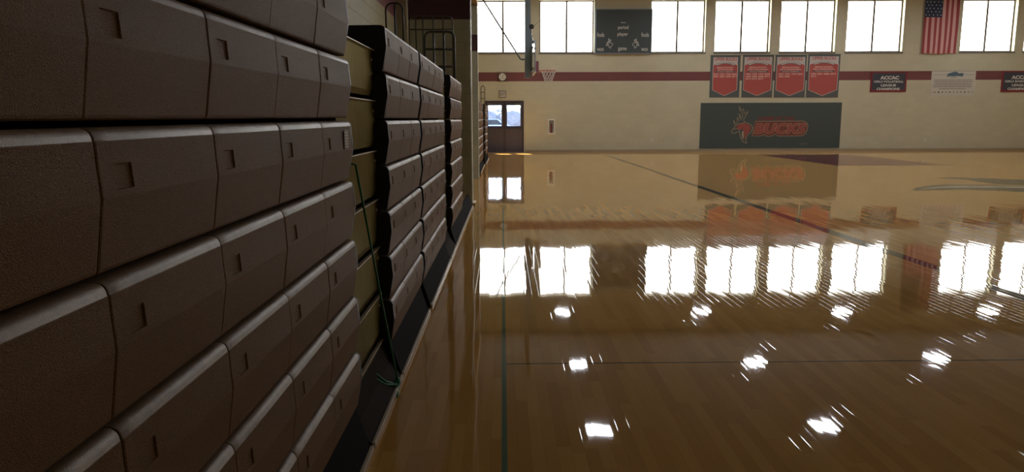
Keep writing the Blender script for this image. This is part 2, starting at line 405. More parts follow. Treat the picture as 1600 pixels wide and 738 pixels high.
# double doors
xm = (DX0+DX1)/2
f = MB()
f.box((DX0, YW-.02, 0), (DX0+.07, YW+.16, DZ)); f.box((DX1-.07, YW-.02, 0), (DX1, YW+.16, DZ)); f.box((DX0+.07, YW-.02, DZ-.07), (DX1-.07, YW+.16, DZ))
f.box((xm-.04, YW-.01, 0), (xm+.04, YW+.12, DZ-.07))
struct(f, 'trim_4', M['doorframe'])
gz0, gz1 = on_y(790, 197, 31.55)[1], on_y(790, 165, 31.55)[1]
for n, (a, c) in enumerate(((DX0+.06, xm-.03), (xm+.03, DX1-.06)), 1):
    d = MB(); y0, y1 = YW+.03, YW+.075; sx_ = .085
    d.box((a, y0, .01), (a+sx_, y1, DZ-.06)); d.box((c-sx_, y0, .01), (c, y1, DZ-.06))
    d.box((a+sx_, y0, gz1), (c-sx_, y1, DZ-.06)); d.box((a+sx_, y0, .01), (c-sx_, y1, gz0))
    dr = struct(d, f'door_{n}', M['door'])
    g = MB(); g.box((a+sx_, y0+.02, gz0), (c-sx_, y0+.026, gz1)); g.obj('door_glass', M['glass'], dr)
    g = MB(); g.box((a+.05, y0-.07, gz0-.13), (c-.05, y0-.045, gz0-.08), bev=.006); g.box((a+.05, y0-.05, gz0-.14), (a+.10, y0, gz0-.07)); g.box((c-.10, y0-.05, gz0-.14), (c-.05, y0, gz0-.07))
    g.obj('push_bar', M['doorframe'], dr)
    g = MB(); g.box(((c-.32) if n == 2 else (a+.05), y0-.05, DZ-.15), ((c-.05) if n == 2 else (a+.30), y0, DZ-.10), bev=.006); g.obj('door_closer', M['chrome'], dr)
b = MB(); b.box((DX0, YW-.03, 0), (DX1, YW+.2, .009)); struct(b, 'trim_5', M['skirt_trim'])

# outdoors seen through the door glass
b = MB(); b.box((-30, YW+.31, -.3), (30, 110, -.02)); struct(b, 'ground', M['asphalt'])
b = MB()
for i in range(46):
    x = -24+i*1.1; r = random.uniform(1.2, 1.9)
    bmesh.ops.create_icosphere(b.bm, subdivisions=3, radius=r, matrix=Matrix.Translation((x, 88+random.uniform(-1, 1), .8+random.uniform(-.3, .5))))
for v in b.bm.verts: v.co += Vector((random.uniform(-.12, .12), random.uniform(-.12, .12), random.uniform(-.12, .12))); v.co.z = max(v.co.z, -.03)
tag(b.obj('hedge', M['hedge']), 'pale washed-out hedge across the lot beyond the door glass', 'hedge')
def car(x, y):
    c = empty('car', (x, y, -.02), 'hazy blue parked car seen through the left door pane', 'car')
    prof = [(-2.1, .35), (-2.15, .75), (-1.9, .92), (-1.25, .98), (-.65, 1.42), (.75, 1.45), (1.35, 1.0), (2.05, .9), (2.15, .6), (2.1, .35)]
    b = MB(); b.poly([(px_, -.85, pz) for px_, pz in prof], (0, 1.7, 0), 'y'); bmesh.ops.bevel(b.bm, geom=b.bm.edges[:], offset=.06, segments=2, affect='EDGES'); b.obj('body', M['car'], c)
    b = MB(); b.poly([(-1.1, -.87, 1.0), (-.6, -.87, 1.36), (.7, -.87, 1.38), (1.15, -.87, 1.0)], (0, .02, 0), 'y'); b.obj('side_window', M['tyre'], c)
    for wx in (-1.3, 1.35):
        for wy in (-.86, .66):
            b = MB(); bmesh.ops.create_cone(b.bm, cap_ends=True, segments=24, radius1=.34, radius2=.34, depth=.2, matrix=Matrix.Translation((wx, wy+.1, .34)) @ Matrix.Rotation(math.pi/2, 4, 'X')); b.obj('wheel', M['tyre'], c)
car(-1.1, 58)

# ------------------------------------------------------------------ bleachers
A0, K = .621, .0087
MW = .4572
PROF_TOP = [(-.0040, -.0150), (-.0050, -.0135)] + [(-.025+.0195*math.cos(a), -.0125+.0195*math.sin(a)) for a in (.3, .6, .9, 1.2, 1.5)] + [(-.05, .0070), (-.27, .004)]
RZT, RZB, KINK, BOT = -.050, -.092, -.103, -.2205
def module_mesh(depth):
    """one moulded seat front: rounded nose, upper facet with a square recess, lower facet leaning back"""
    bm = bmesh.new(); g = .0013
    top = PROF_TOP[:-1] + [(-depth, .006)]
    face = [(-.0185, BOT+.003), (-.0165, BOT+.008), (.0, KINK), (-.0003, RZB), (-.0028, RZT)]
    back = [(-depth, -.03), (-.06, -.035), (-.05, BOT), (-.024, BOT)]
    P = back + face + top
    ys = [g, g+.003, .046, .102, MW-g-.003, MW-g]; ins = [.0015, 0, 0, 0, 0, .0015]
    rows = []
    for y, d in zip(ys, ins):
        rows.append([bm.verts.new((x-(d if x > -.04 else 0), y, z)) for x, z in P])
    n = len(P); ir = len(back)+3
    for i in range(len(ys)-1):
        for k in range(n):
            if i == 2 and k == ir: continue
            f = bm.faces.new((rows[i][k], rows[i][(k+1) % n], rows[i+1][(k+1) % n], rows[i+1][k]))
            if len(back)+6 <= k <= len(back)+12: f.smooth = True; f.material_index = 1
    q = [rows[2][ir], rows[2][ir+1], rows[3][ir+1], rows[3][ir]]
    c = sum((v.co for v in q), Vector())/4
    inn = [bm.verts.new(Vector((v.co.x-.0038, c.y+(v.co.y-c.y)*.93, c.z+(v.co.z-c.z)*.93))) for v in q]
    for k in range(4): bm.faces.new((q[k], q[(k+1) % 4], inn[(k+1) % 4], inn[k]))
    bm.faces.new(inn)
    bm.faces.new(rows[0][::-1]); bm.faces.new(rows[-1])
    bmesh.ops.recalc_face_normals(bm, faces=bm.faces)
    me = bpy.data.meshes.new('seat_module'); bm.to_mesh(me); bm.free(); me.materials.append(M['seat']); me.materials.append(M['seat_nose']); return me
MOD, MOD_TOP = module_mesh(.27), module_mesh(.36)
def cap_mesh(depth):
    b = MB(); prof = [(-.06, BOT), (-.022, BOT), (-.018, -.20), (-.003, -.12), (.001, -.095), (-.0035, -.04), (-.0050, -.0155), (-.0065, -.008), (-.014, .002), (-.026, .006), (-.05, .0065), (-.09, .006), (-depth, .004), (-depth, BOT+.02)]
    b.sweep(prof, 0, .014)
    bmesh.ops.recalc_face_normals(b.bm, faces=b.bm.faces)
    me = bpy.data.meshes.new('end_cap'); b.bm.to_mesh(me); b.bm.free(); me.materials.append(M['endcap']); return me
CAP, CAP_TOP = cap_mesh(.27), cap_mesh(.36)
ROWT = [.426+.2385*i for i in range(7)]
def bank(label, Y0, n, loc_x=None, tilt=0, step=MW, skirt=(0, 0), rz=-K, aisle=None, tagplate=False, skirt_cuts=()):
    x0 = -A0+K*Y0 if loc_x is None else loc_x
    t = empty('bleacher_bank', (x0, Y0, 0), label, 'bleachers'); t.rotation_euler = (tilt, 0, rz); t.location.z = -tilt*n*step
    L = n*step; sc = step/MW
    for i, T in enumerate(ROWT):
        for k in range(n):
            o = link('seat_module', MOD_TOP if i == 6 else MOD, t, (random.uniform(-.0008, .0008), k*step, T)); o.scale = (1, sc, 1)
        for y in (-.0145, L+.0005):
            link('end_cap', CAP_TOP if i == 6 else CAP, t, (0, y, T))
        b = MB(); d0 = -.275 if i < 6 else -.365
        b.poly([(-.95, .02, T-.04), (d0-.02, .02, T-.04), (d0-.02, .02, T-.25), (d0, .02, T-.25), (d0, .02, T-.015), (-.95, .02, T-.015)], (0, L-.04, 0), 'y'); b.obj('deck_board', M['deck'], t)
    for y in [.12, L-.14] + ([L/2] if L > 1.6 else []):
        fr = MB(); fr.box((-.93, y, 0), (-.88, y+.05, ROWT[-1]-.045)); fr.box((-.42, y, .0), (-.37, y+.05, ROWT[-1]-.045))
        for T in ROWT: fr.box((-.881, y, T-.10), (-.419, y+.04, T-.045))
        fr.obj('support_frame', M['steel_dark'], t)
    # skirt below the lowest row with its floor strip
    cuts = [skirt[0], *skirt_cuts, skirt[1]]
    for a, c in zip(cuts[:-1], cuts[1:]):
        s = MB(); s.poly([(-.06, a+.004, .205), (-.03, a+.004, .205), (.028, a+.004, .02), (.028, a+.004, .004), (-.06, a+.004, .004)], (0, c-a-.008, 0), 'y')
        s.obj('skirt_board', M['skirt'], t)
        s = MB(); s.box((.0285, a+.002, .001), (.044, c-.002, .026), bev=.002); s.obj('floor_strip', M['skirt_trim'], t)
    if aisle:
        a0, a1 = aisle
        for gi in range(7):
            gt = .222+.2525*gi if gi else .222
            s = MB()
            prof = [(-.068, gt-.012), (-.064, gt-.002), (-.070, gt), (-.30, gt), (-.30, gt-.02), (-.085, gt-.02), (-.085, gt-.222), (-.15, gt-.222), (-.15, gt-.228), (-.078, gt-.228), (-.070, gt-.20)]
            if gi == 0: prof = [(x, max(z, .012)) for x, z in prof]
            s.sweep(prof, a0, a1); s.bm.normal_update()
            s.obj('riser_panel', M['riser'], t)
            s = MB(); s.box((-.0785, a0, gt-.002), (-.060, a1, gt+.003), bev=.0012); s.obj('riser_lip', M['skirt_trim'], t)
        for gi in range(1, 7):
            gt = .222+.2525*gi
            s = MB(); bmesh.ops.create_uvsphere(s.bm, u_segments=10, v_segments=8, radius=.009, matrix=Matrix.Translation((-.068, a1-.06, gt-.05))); s.obj('bolt_head', M['skirt_trim'], t)
        s = MB()
        s.poly([(-.07, a0, .20), (-.03, a0, .10), (.028, a0, .02), (.028, a0, .004), (-.07, a0, .004)], (0, a1-a0, 0), 'y'); s.obj('aisle_skirt', M['deck'], t)
        s = MB(); s.box((.0285, a0+.002, .001), (.044, a1-.002, .026), bev=.002); s.obj('floor_strip', M['skirt_trim'], t)
    if tagplate:
        T = ROWT[5-1]+.0; yy = L-.155
        p = MB(); p.box((.0015, yy, T-.098), (.0035, yy+.075, T-.028), bev=.001); pl = p.obj('label_plate', mat('label_plate', srgb(98, 80, 62), .5), t)
        p = MB()
        for q in range(6): p.box((.0035, yy+.008+(q % 2)*.003, T-.092+q*.0105), (.0042, yy+.067-(q % 3)*.006, T-.088+q*.0105))
        for q in (0, 1, 2): p.box((.0035, yy+.02+q*.018, T-.094), (.0041, yy+.022+q*.018, T-.032))
        p.obj('label_print', mat('label_ink', srgb(190, 172, 140), .6), pl)
    return t
B1 = bank('long brown bleacher bank filling the foreground left, nearest the camera', 2.965-6*MW, 6, tilt=.004, skirt=(0, 6*MW), tagplate=True, skirt_cuts=(4.6*MW,))
B2 = bank('second brown bleacher bank, beyond the olive metal panels and green cord', 3.875, 3, skirt=(0, 3*MW), aisle=(-.885, -.02))
B3 = bank('third brown bleacher bank, four seats wide, close behind the second with only a thin gap', 5.38, 4, step=.466, skirt=(.0, 4*.466))
B4 = bank('fourth brown bleacher bank, ending against the grey return wall', 8.09, 4, skirt=(0, 4*MW+1.9), aisle=(-.80, -.02))
B5 = bank('short distant bleacher bank just past the grey wall stub', 19.2, 8, loc_x=-.60, rz=-.004, skirt=(0, 8*MW))
B6 = bank('farthest bleacher bank, beside the double doors', 23.1, 8, loc_x=-.545, rz=-.004, skirt=(0, 8*MW))

# guard rails on and behind the banks
def rail(label, Y, x0, x1, zt, z0, bars, cross, r, m, rc=.08, corner='both'):
    t = empty('guard_rail', ((x0+x1)/2, Y, z0), label, 'railing', 'guard rails above the bleachers')
    off = -Vector(t.location)
    def add(name, pts):
        b = MB(); b.tube([Vector(p)+off for p in pts], r, 10); b.obj(name, m, t)
    pts = [(x0, Y, z0), (x0, Y, zt-rc)] + [(x0+rc-rc*math.cos(a), Y, zt-rc+rc*math.sin(a)) for a in (.4, .8, 1.2)] + [(x0+rc, Y, zt), (x1-rc, Y, zt)]
    pts += [(x1-rc+rc*math.sin(a), Y, zt-rc+rc*math.cos(a)) for a in (.4, .8, 1.2)] + [(x1, Y, zt-rc), (x1, Y, z0)]
    add('rail_frame', pts)
    for bx in bars: add('upright', [(bx, Y, z0), (bx, Y, zt-.002)])
    for cz in cross: add('cross_bar', [(x0, Y, cz), (x1, Y, cz)])
    return t
def rp_(px, py, Y): return on_y(px, py, Y)
Y = 9.2
rail('black guard rail with one middle upright, standing beside the block wall at the left', Y, rp_(604, 60, Y)[0], rp_(630.5, 60, Y)[0], rp_(610, 5, Y)[1], 1.83, [rp_(618, 60, Y)[0]], [], .011, M['rail_black'])
Y = 10.25
rail('dark grey ladder-like guard rail, the lower and nearer of two before the return wall', Y, rp_(664, 80, Y)[0], rp_(710, 80, Y)[0], rp_(690, 49.5, Y)[1], 0, [rp_(678, 80, Y)[0], rp_(694, 80, Y)[0]], [rp_(690, 77, Y)[1], rp_(690, 104, Y)[1]], .016, M['rail_grey'])
Y = 11.6
rail('faint grey guard rail, the taller one right against the return wall', Y, rp_(640, 60, Y)[0], rp_(707.5, 60, Y)[0], rp_(690, 25.5, Y)[1], 0, [rp_(v, 60, Y)[0] for v in (650, 661, 677, 692.5)], [rp_(690, 46, Y)[1]], .010, M['rail_grey'])
Y = 22.9
rail('small olive guard rail on top of the distant bleachers by the doors', Y, rp_(751.5, 150, Y)[0], rp_(757.5, 150, Y)[0], rp_(755, 134, Y)[1], 0, [], [rp_(755, 144, Y)[1], rp_(755, 154, Y)[1]], .013, M['rail_olive'])

# green cord from the end of the first bank down to the floor strip
def v3(p, z): return (p[0], p[1], z)
b = MB()
A = Vector((-.592, 2.99, 1.212)); Bp = Vector((-.553, 3.70, .04))
pts = [A + (Bp-A)*s_ + Vector((0, 0, -.015*math.sin(math.pi*s_))) for s_ in [i/14 for i in range(15)]]
b.tube([A+Vector((-.02, -.004, .004))]+pts, .0048, 8)
for dy, dz, e in ((0, .0, 0), (-.035, -.008, .01)):
    b.tube([(-.68+e, 3.50+dy, .175+dz), (-.635, 3.55+dy, .13+dz), (-.600, 3.60+dy*.6, .075+dz), (-.575, 3.655+dy*.4, .044), (-.556, 3.685+dy*.3, .030), (-.551, 3.69+dy, .008)], .006, 8)
for k in range(3): b.tube([(-.558+.010*math.cos(a), 3.69+k*.012+.004*math.sin(a), .034+.022*math.sin(a)) for a in [i*math.pi/5 for i in range(10)]], .006, 8, closed=True)
b.tube([(-.553, 3.70, .04), (-.546, 3.66, .02), (-.542, 3.61, .008), (-.540, 3.57, .006)], .005, 8)
tag(b.obj('cord', M['rope']), 'thin green cord tied from the first bank down to the floor strip', 'cord')

# ------------------------------------------------------------------ things on the far wall
YF = YW-.002
def quad(px0, py0, px1, py1, Y=YF):
    x0, z1 = on_y(px0, py0, Y); x1, z0 = on_y(px1, py1, Y); return x0, x1, z0, z1
# scoreboard
x0, x1, z0, z1 = quad(931, 14.5, 1017.5, 83.5, YW-.1)
t = empty('scoreboard', ((x0+x1)/2, YW, z0), 'dark scoreboard with pale lettering and two deer heads between windows', 'scoreboard')
def loc(b, name, m, t):
    o = b.obj(name, m, t); o.location = -Vector(t.location); return o
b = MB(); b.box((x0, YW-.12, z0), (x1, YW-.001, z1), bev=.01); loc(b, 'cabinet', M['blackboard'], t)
b = MB(); b.box((x0-.012, YW-.125, z0-.012), (x0+.02, YW-.1, z1+.012)); b.box((x1-.02, YW-.125, z0-.012), (x1+.012, YW-.1, z1+.012)); b.box((x0+.02, YW-.125, z1-.02), (x1-.02, YW-.1, z1+.012)); b.box((x0+.02, YW-.125, z0-.012), (x1-.02, YW-.1, z0+.02)); loc(b, 'edge_frame', M['mast'], t)
yT = YW-.123
for body, px, py, wpx, hpx in (('period', 973.7, 43.5, 16, 7), ('player', 973, 54, 16, 7), ('game', 972.4, 77.5, 13, 6), ('fouls', 938.5, 54.2, 11, 6.5), ('fouls', 1008, 54.2, 11.5, 6.5), ('won', 938, 77.6, 10, 4.5), ('won', 1007, 77.6, 10, 4.5)):
    cx_, cz_ = on_y(px, py, yT); s_ = yT/F; text(body, cx_, cz_, wpx*s_, hpx*s_, yT, M['letter'], t, bold=.012)
cx_, cz_ = on_y(974, 35.4, yT); b = MB(); b.box((cx_-.1, yT-.003, cz_-.012), (cx_+.1, yT+.003, cz_+.012)); loc(b, 'dash_mark', M['letter'], t)

# deer head outline in crop coordinates of the mural (u,v -> pixel)
DEER_HEAD = [(262,395),(250,425),(222,440),(210,465),(222,490),(250,496),(285,478),(310,470),(332,466),(330,500),(338,540),(352,580),(378,612),(408,632),(434,640),(418,600),(420,560),(440,520),(480,490),(505,455),(516,405),(500,375),(470,355),(430,340),(400,332),(370,348),(330,350),(290,365)]
DEER_RED = [(290,395),(320,365),(370,350),(420,350),(465,370),(490,405),(485,450),(455,490),(425,515),(415,545),(408,590),(396,560),(392,500),(385,455),(372,425),(345,440),(310,440),(285,425)]
DEER_NECK = [(362,470),(378,450),(388,490),(388,540),(382,585),(368,560),(360,520)]
ANT = [[(262,372),(248,340),(244,300),(250,320),(262,345),(280,350),(300,335),(290,300),(295,265),(308,262),(312,300),(330,310),(345,290),(330,262),(322,235),(318,205),(330,225),(345,262),(358,282),(372,262),(372,225),(360,195),(335,165),(320,130),(326,98),(336,130),(352,158),(378,160),(380,135),(388,165),(392,200),(408,218),(425,200),(440,170),(448,188),(432,222),(412,245),(400,270),(388,290),(370,305),(392,300),(402,332)]]
def deer(t, fx, y, line_m, fill, lw):
    def mp(L): return [fx(u, v) for u, v in L]
    if fill:
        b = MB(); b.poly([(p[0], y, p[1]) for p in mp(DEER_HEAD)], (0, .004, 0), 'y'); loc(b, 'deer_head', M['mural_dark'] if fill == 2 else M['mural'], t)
        b = MB(); b.poly([(p[0], y-.004, p[1]) for p in mp(DEER_RED)], (0, .004, 0), 'y'); loc(b, 'deer_mane', M['mural_red'], t)
        b = MB(); b.poly([(p[0], y-.004, p[1]) for p in mp(DEER_NECK)], (0, .004, 0), 'y'); loc(b, 'deer_throat', line_m, t)
    b = MB(); b.ribbon(mp(DEER_HEAD), lw, y-.008, closed=True)
    b.ribbon(mp([(240,440),(262,430),(300,430),(330,440),(332,466)]), lw*.7, y-.008)
    for a in ANT: b.ribbon(mp(a), lw*.8, y-.008)
    loc(b, 'deer_outline', line_m, t)
for cxp, flip in ((952, 1), (993.5, -1)):
    def fx(u, v, cxp=cxp, flip=flip): return on_y(cxp+flip*(u-360)*.034, 60+(v-95)*.0285, yT)
    deer(t, fx, yT, M['letter'], 0, .02)

# mural
def wall_sheet(name, label, cat, px0, py0, px1, py1, m, th=.02, group=None, bev=.003):
    x0, x1, z0, z1 = quad(px0, py0, px1, py1)
    t = empty(name, ((x0+x1)/2, YW, z0), label, cat, group)
    b = MB(); b.box((x0, YW-th, z0), (x1, YW-.0005, z1), bev=bev); loc(b, 'sheet', m, t)
    return t, x0, x1, z0, z1
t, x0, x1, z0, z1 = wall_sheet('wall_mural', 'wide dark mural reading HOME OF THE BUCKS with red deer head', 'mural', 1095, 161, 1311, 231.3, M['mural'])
def mu(u, v): return on_y(1120+u/9.225, 155+v/9.225, YW-.03)
deer(t, mu, YW-.026, M['mural_line'], 1, .022)
# BUCKS plate
PL = [(556,320),(1240,316),(1290,335),(1315,380),(1302,440),(1280,490),(1230,528),(1180,530),(880,532),(840,505),(800,528),(745,538),(700,525),(680,510),(620,532),(508,530)]
b = MB(); b.poly([(*[mu(u, v)[0]], YW-.026, mu(u, v)[1]) for u, v in PL], (0, .005, 0), 'y'); loc(b, 'name_plate', M['mural_dark'], t)
b = MB(); b.ribbon([mu(u, v) for u, v in PL], .022, YW-.031, closed=True); loc(b, 'plate_outline', M['mural_line'], t)
cx_, cz_ = mu(912, 424); xa, _ = mu(535, 424); xb, _ = mu(1290, 424); _, zt_ = mu(900, 345); _, zb_ = mu(900, 500)
text('BUCKS', cx_, cz_, (xb-xa)*1.0, zt_-zb_, YW-.034, M['mural_line'], t, bold=.055, shear=.22)
text('BUCKS', cx_, cz_, (xb-xa)*.985, (zt_-zb_)*.93, YW-.040, M['mural_red'], t, bold=.035, shear=.22)
cx_, cz_ = mu(855, 278); xa, _ = mu(595, 278); xb, _ = mu(1115, 278); _, zt_ = mu(855, 254); _, zb_ = mu(855, 304)
text('HOME OF THE', cx_, cz_, xb-xa, zt_-zb_, YW-.027, M['mural_dimred'], t, bold=.03, shear=.25)
cx_, cz_ = mu(1248, 645); text('UBCS', cx_, cz_, .32, .085, YW-.027, M['print_grey'], t, bold=.02)

# four banners with a pointed red field
years = ['1992 1993 1998 2000\n2001 2002 2004 2011', '1994 1995 1997 2000\n2002 2006 2008 2013\n2014 2015 2017', '1993 1997 1999 2001\n2006 2009', '1996 2001 2006 2012\n2015']
sports = ['BOYS SOCCER', 'GIRLS VOLLEYBALL', 'BOYS BASKETBALL', 'GIRLS BASKETBALL']
bl = ['grey-edged red banner with two short title lines, leftmost of the four', 'red volleyball banner with three rows of years, second from left of four',
      'red banner reading boys basketball, third from left of the four', 'red banner of girls basketball, rightmost of the four above the mural']
for i, (pa, pb, ya) in enumerate(((1110.5, 1154.5, 87), (1161, 1206, 86.5), (1212, 1257, 86.5), (1263, 1309, 85.5))):
    x0, x1, z0, z1 = quad(pa, ya, pb, 152.3)
    t = empty('championship_banner', ((x0+x1)/2, YW, z0), bl[i], 'banner', 'championship banners over the mural')
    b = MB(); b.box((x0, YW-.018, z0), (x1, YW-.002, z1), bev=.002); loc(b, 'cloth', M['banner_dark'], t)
    W_, H_ = x1-x0, z1-z0
    P = lambda u, v: (x0+u*W_, z1-v*H_)
    yy = YW-.020
    m_ = .09 if i == 0 else .05
    b = MB(); b.poly([(*P(m_, .04)[:1], yy, P(m_, .04)[1]), (P(1-m_, .04)[0], yy, P(1-m_, .04)[1]), (P(1-m_, .30)[0], yy, P(1-m_, .30)[1]), (P(m_, .30)[0], yy, P(m_, .30)[1])], (0, .004, 0), 'y'); loc(b, 'white_field', M['banner_white'], t)
    arch = [P(m_+(1-2*m_)*s_, .235-.07*math.sin(math.pi*s_)) for s_ in [k/8 for k in range(9)]]
    shape = arch + [P(1-m_, .82), P(.5, .96), P(m_, .82)]
    b = MB(); b.poly([(p[0], yy-.004, p[1]) for p in shape], (0, .004, 0), 'y'); loc(b, 'red_field', M['banner_red'], t)
    b = MB(); b.ribbon([P(m_, .22), P(m_, .82), P(.5, .96), P(1-m_, .82), P(1-m_, .22)], .022, yy-.007); loc(b, 'white_edge', M['banner_white'], t)
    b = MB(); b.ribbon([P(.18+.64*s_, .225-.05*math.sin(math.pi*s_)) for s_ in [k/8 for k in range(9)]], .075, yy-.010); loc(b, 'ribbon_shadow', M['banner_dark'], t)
    b = MB(); b.ribbon([P(.19+.62*s_, .222-.05*math.sin(math.pi*s_)) for s_ in [k/8 for k in range(9)]], .05, yy-.013); loc(b, 'ribbon', M['banner_white'], t)
    text('CHRISTIAN', *P(.5, .185), W_*.42, .032, yy-.017, M['print_grey'], t)
    text('UPPER BUCKS', *P(.5, .085), W_*.74, .13, yy-.006, M['banner_red'], t, bold=.02)
    text('MIDDLE SCHOOL', *P(.5, .285), W_*.56, .055, yy-.010, M['banner_pink'], t, bold=.02)
    text(sports[i], *P(.5, .335), W_*(.5 if i == 0 else .68), .055, yy-.010, M['banner_pink'], t, bold=.02)
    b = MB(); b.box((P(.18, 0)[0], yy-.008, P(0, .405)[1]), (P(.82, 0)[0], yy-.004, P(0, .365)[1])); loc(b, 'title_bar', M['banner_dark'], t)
    text('LEAGUE CHAMPIONS', *P(.5, .385), W_*.54, .038, yy-.012, M['banner_pink'], t, bold=.01)
    nl = years[i].count('\n')+1
    for li, ln in enumerate(years[i].split('\n')):
        wl = W_*.78*len(ln)/19; text(ln, P(.11, 0)[0]+wl/2, P(0, .445+.055*li)[1], wl, .072, yy-.010, M['banner_pink'], t, bold=.012)
    b = MB(); b.box((x0-.02, YW-.03, z1-.004), (x1+.02, YW-.002, z1+.016), bev=.004); loc(b, 'hanging_rod', M['rail_grey'], t)

# league pennants
for i, (pa, pb, sp_) in enumerate(((1361, 1415, 'GIRLS VOLLEYBALL'), (1566, 1620, 'GIRLS BASKETBALL'))):
    t, x0, x1, z0, z1 = wall_sheet('league_banner', ['dark ACCAC volleyball champions banner left of the white notice', 'dark ACCAC banner cut off by the right edge of the photo'][i], 'banner', pa, 112 if i == 0 else 111, pb, 143.8, M['pennant_edge'], group='league champions banners')
    W_, H_ = x1-x0, z1-z0; P = lambda u, v: (x0+u*W_, z1-v*H_)
    b = MB(); b.box((x0+.07, YW-.024, z0+.09), (x1-.07, YW-.0195, z1-.06)); loc(b, 'dark_field', M['pennant_face'], t)
    text('ACCAC', *P(.52, .30), W_*.52, H_*.18, YW-.028, M['letter'], t, bold=.05)
    text(sp_, *P(.5, .49), W_*.82, H_*.10, YW-.028, M['letter'], t, bold=.03)
    text('LEAGUE', *P(.5, .67), W_*.42, H_*.12, YW-.028, M['letter'], t, bold=.04)
    text('CHAMPIONS', *P(.5, .85), W_*.64, H_*.12, YW-.028, M['letter'], t, bold=.04)

# white printed notice
t, x0, x1, z0, z1 = wall_sheet('printed_notice', 'large white printed notice with blue heading, hung across the maroon stripe', 'notice', 1456, 111.5, 1521.5, 149.3, M['offwhite'])
W_, H_ = x1-x0, z1-z0; P = lambda u, v: (x0+u*W_, z1-v*H_)
b = MB()
hd = [(.36,.10),(.42,.07),(.50,.02),(.58,.03),(.60,.09),(.70,.07),(.72,.12),(.70,.22),(.58,.19),(.50,.22),(.42,.20),(.34,.22)]
b.poly([(P(u, v)[0], YW-.026, P(u, v)[1]) for u, v in hd], (0, .005, 0), 'y'); loc(b, 'heading_mark', M['print_blue'], t)
b = MB()
for u0, u1, v in ((.04, .33, .145), (.73, .97, .145)):
    b.box((P(u0, v)[0], YW-.024, P(0, v)[1]-.006), (P(u1, v)[0], YW-.0195, P(0, v)[1]+.006))
b.ribbon([P(.42+.02*k, .245+.02*math.sin(k*.4)) for k in range(10)], .014, YW-.024); loc(b, 'rule_lines', M['print_grey'], t)
random.seed(3)
b = MB()
for v, ua, ub in ((.36, .06, .95), (.43, .05, .96), (.50, .08, .92), (.57, .05, .94), (.64, .05, .94), (.72, .18, .80)):
    u = ua
    while u < ub-.02:
        wl = min(random.uniform(.03, .09), ub-u); b.box((P(u, v)[0], YW-.024, P(0, v)[1]-.013), (P(u+wl-.008, v)[0], YW-.0195, P(0, v)[1]+.013)); u += wl
loc(b, 'printed_lines', M['print_grey'], t)
b = MB()
for k in range(10):
    c_ = P(.10+.085*k, .86); n = 5+k % 3; s_ = random.uniform(.025, .04)
    b.poly([(c_[0]+s_*1.2*math.cos(6.283*q/n+k), YW-.024, c_[1]+s_*math.sin(6.283*q/n+k)) for q in range(n)], (0, .0045, 0), 'y')
b.ribbon([P(.02, .87), P(.06, .87)], .012, YW-.024); b.ribbon([P(.90, .87), P(.97, .87), P(.97, .80)], .012, YW-.024)
loc(b, 'badge_row', M['print_grey'], t)

# flag hung with its stripes upright
fx0, fz0 = on_y(1437.5, 84, YW-.06); fx1 = on_y(1491, 84, YW-.06)[0]; FWD = fx1-fx0; FLEN = 2.95; zt_ = fz0+FLEN
zu = on_y(1460, 27, YW-.06)[1]
t = empty('flag', ((fx0+fx1)/2, YW, fz0), 'American flag hung with stripes upright between two tall windows', 'flag')
def flag_pt(u, v, off=0):   # u across, v down
    return (fx0+.05+u*(FWD)+ .04*(v-1)*0, YW-.06-off-.022*math.sin(u*19+v*2.5)-.012*math.sin(v*7+u*4), zt_-v*FLEN + .012*math.sin(u*9)*v)
def cloth(u0, u1, v0, v1, name, m, nu=6, nv=28, off=0):
    bm = bmesh.new(); G = []
    for i in range(nu+1):
        G.append([[bm.verts.new(flag_pt(u0+(u1-u0)*i/nu, v0+(v1-v0)*j/nv, off+d)) for j in range(nv+1)] for d in (0, -.004)])
    for i in range(nu):
        for j in range(nv):
            bm.faces.new((G[i][0][j], G[i+1][0][j], G[i+1][0][j+1], G[i][0][j+1])).smooth = True
            bm.faces.new((G[i][1][j], G[i][1][j+1], G[i+1][1][j+1], G[i+1][1][j])).smooth = True
    me = bpy.data.meshes.new(name); bm.to_mesh(me); bm.free(); me.materials.append(m)
    o = link(name, me, t); o.location = -Vector(t.location); return o
vu = (zt_-zu)/FLEN
for k in range(13):
    cloth(k/13, (k+1)/13, vu if k < 7 else 0, 1, 'stripe', M['flag_red'] if k % 2 == 0 else M['flag_white'], nu=3)
union = cloth(0, 7/13, 0, vu, 'union', M['flag_blue'], nu=14)
for r in range(11):
    for c in range(9):
        if (r+c) % 2: continue
        u, v = (c+.8)/9.6*7/13, (r+.7)/11.4*vu; p = Vector(flag_pt(u, v, .006))
        b = MB(); b.poly([(p.x+rr*math.sin(q*math.pi/5), p.y, p.z+rr*math.cos(q*math.pi/5)) for q in range(10) for rr in ((.034 if q % 2 == 0 else .014),)], (0, .004, 0), 'y')
        b.obj('star', M['letter'], union)

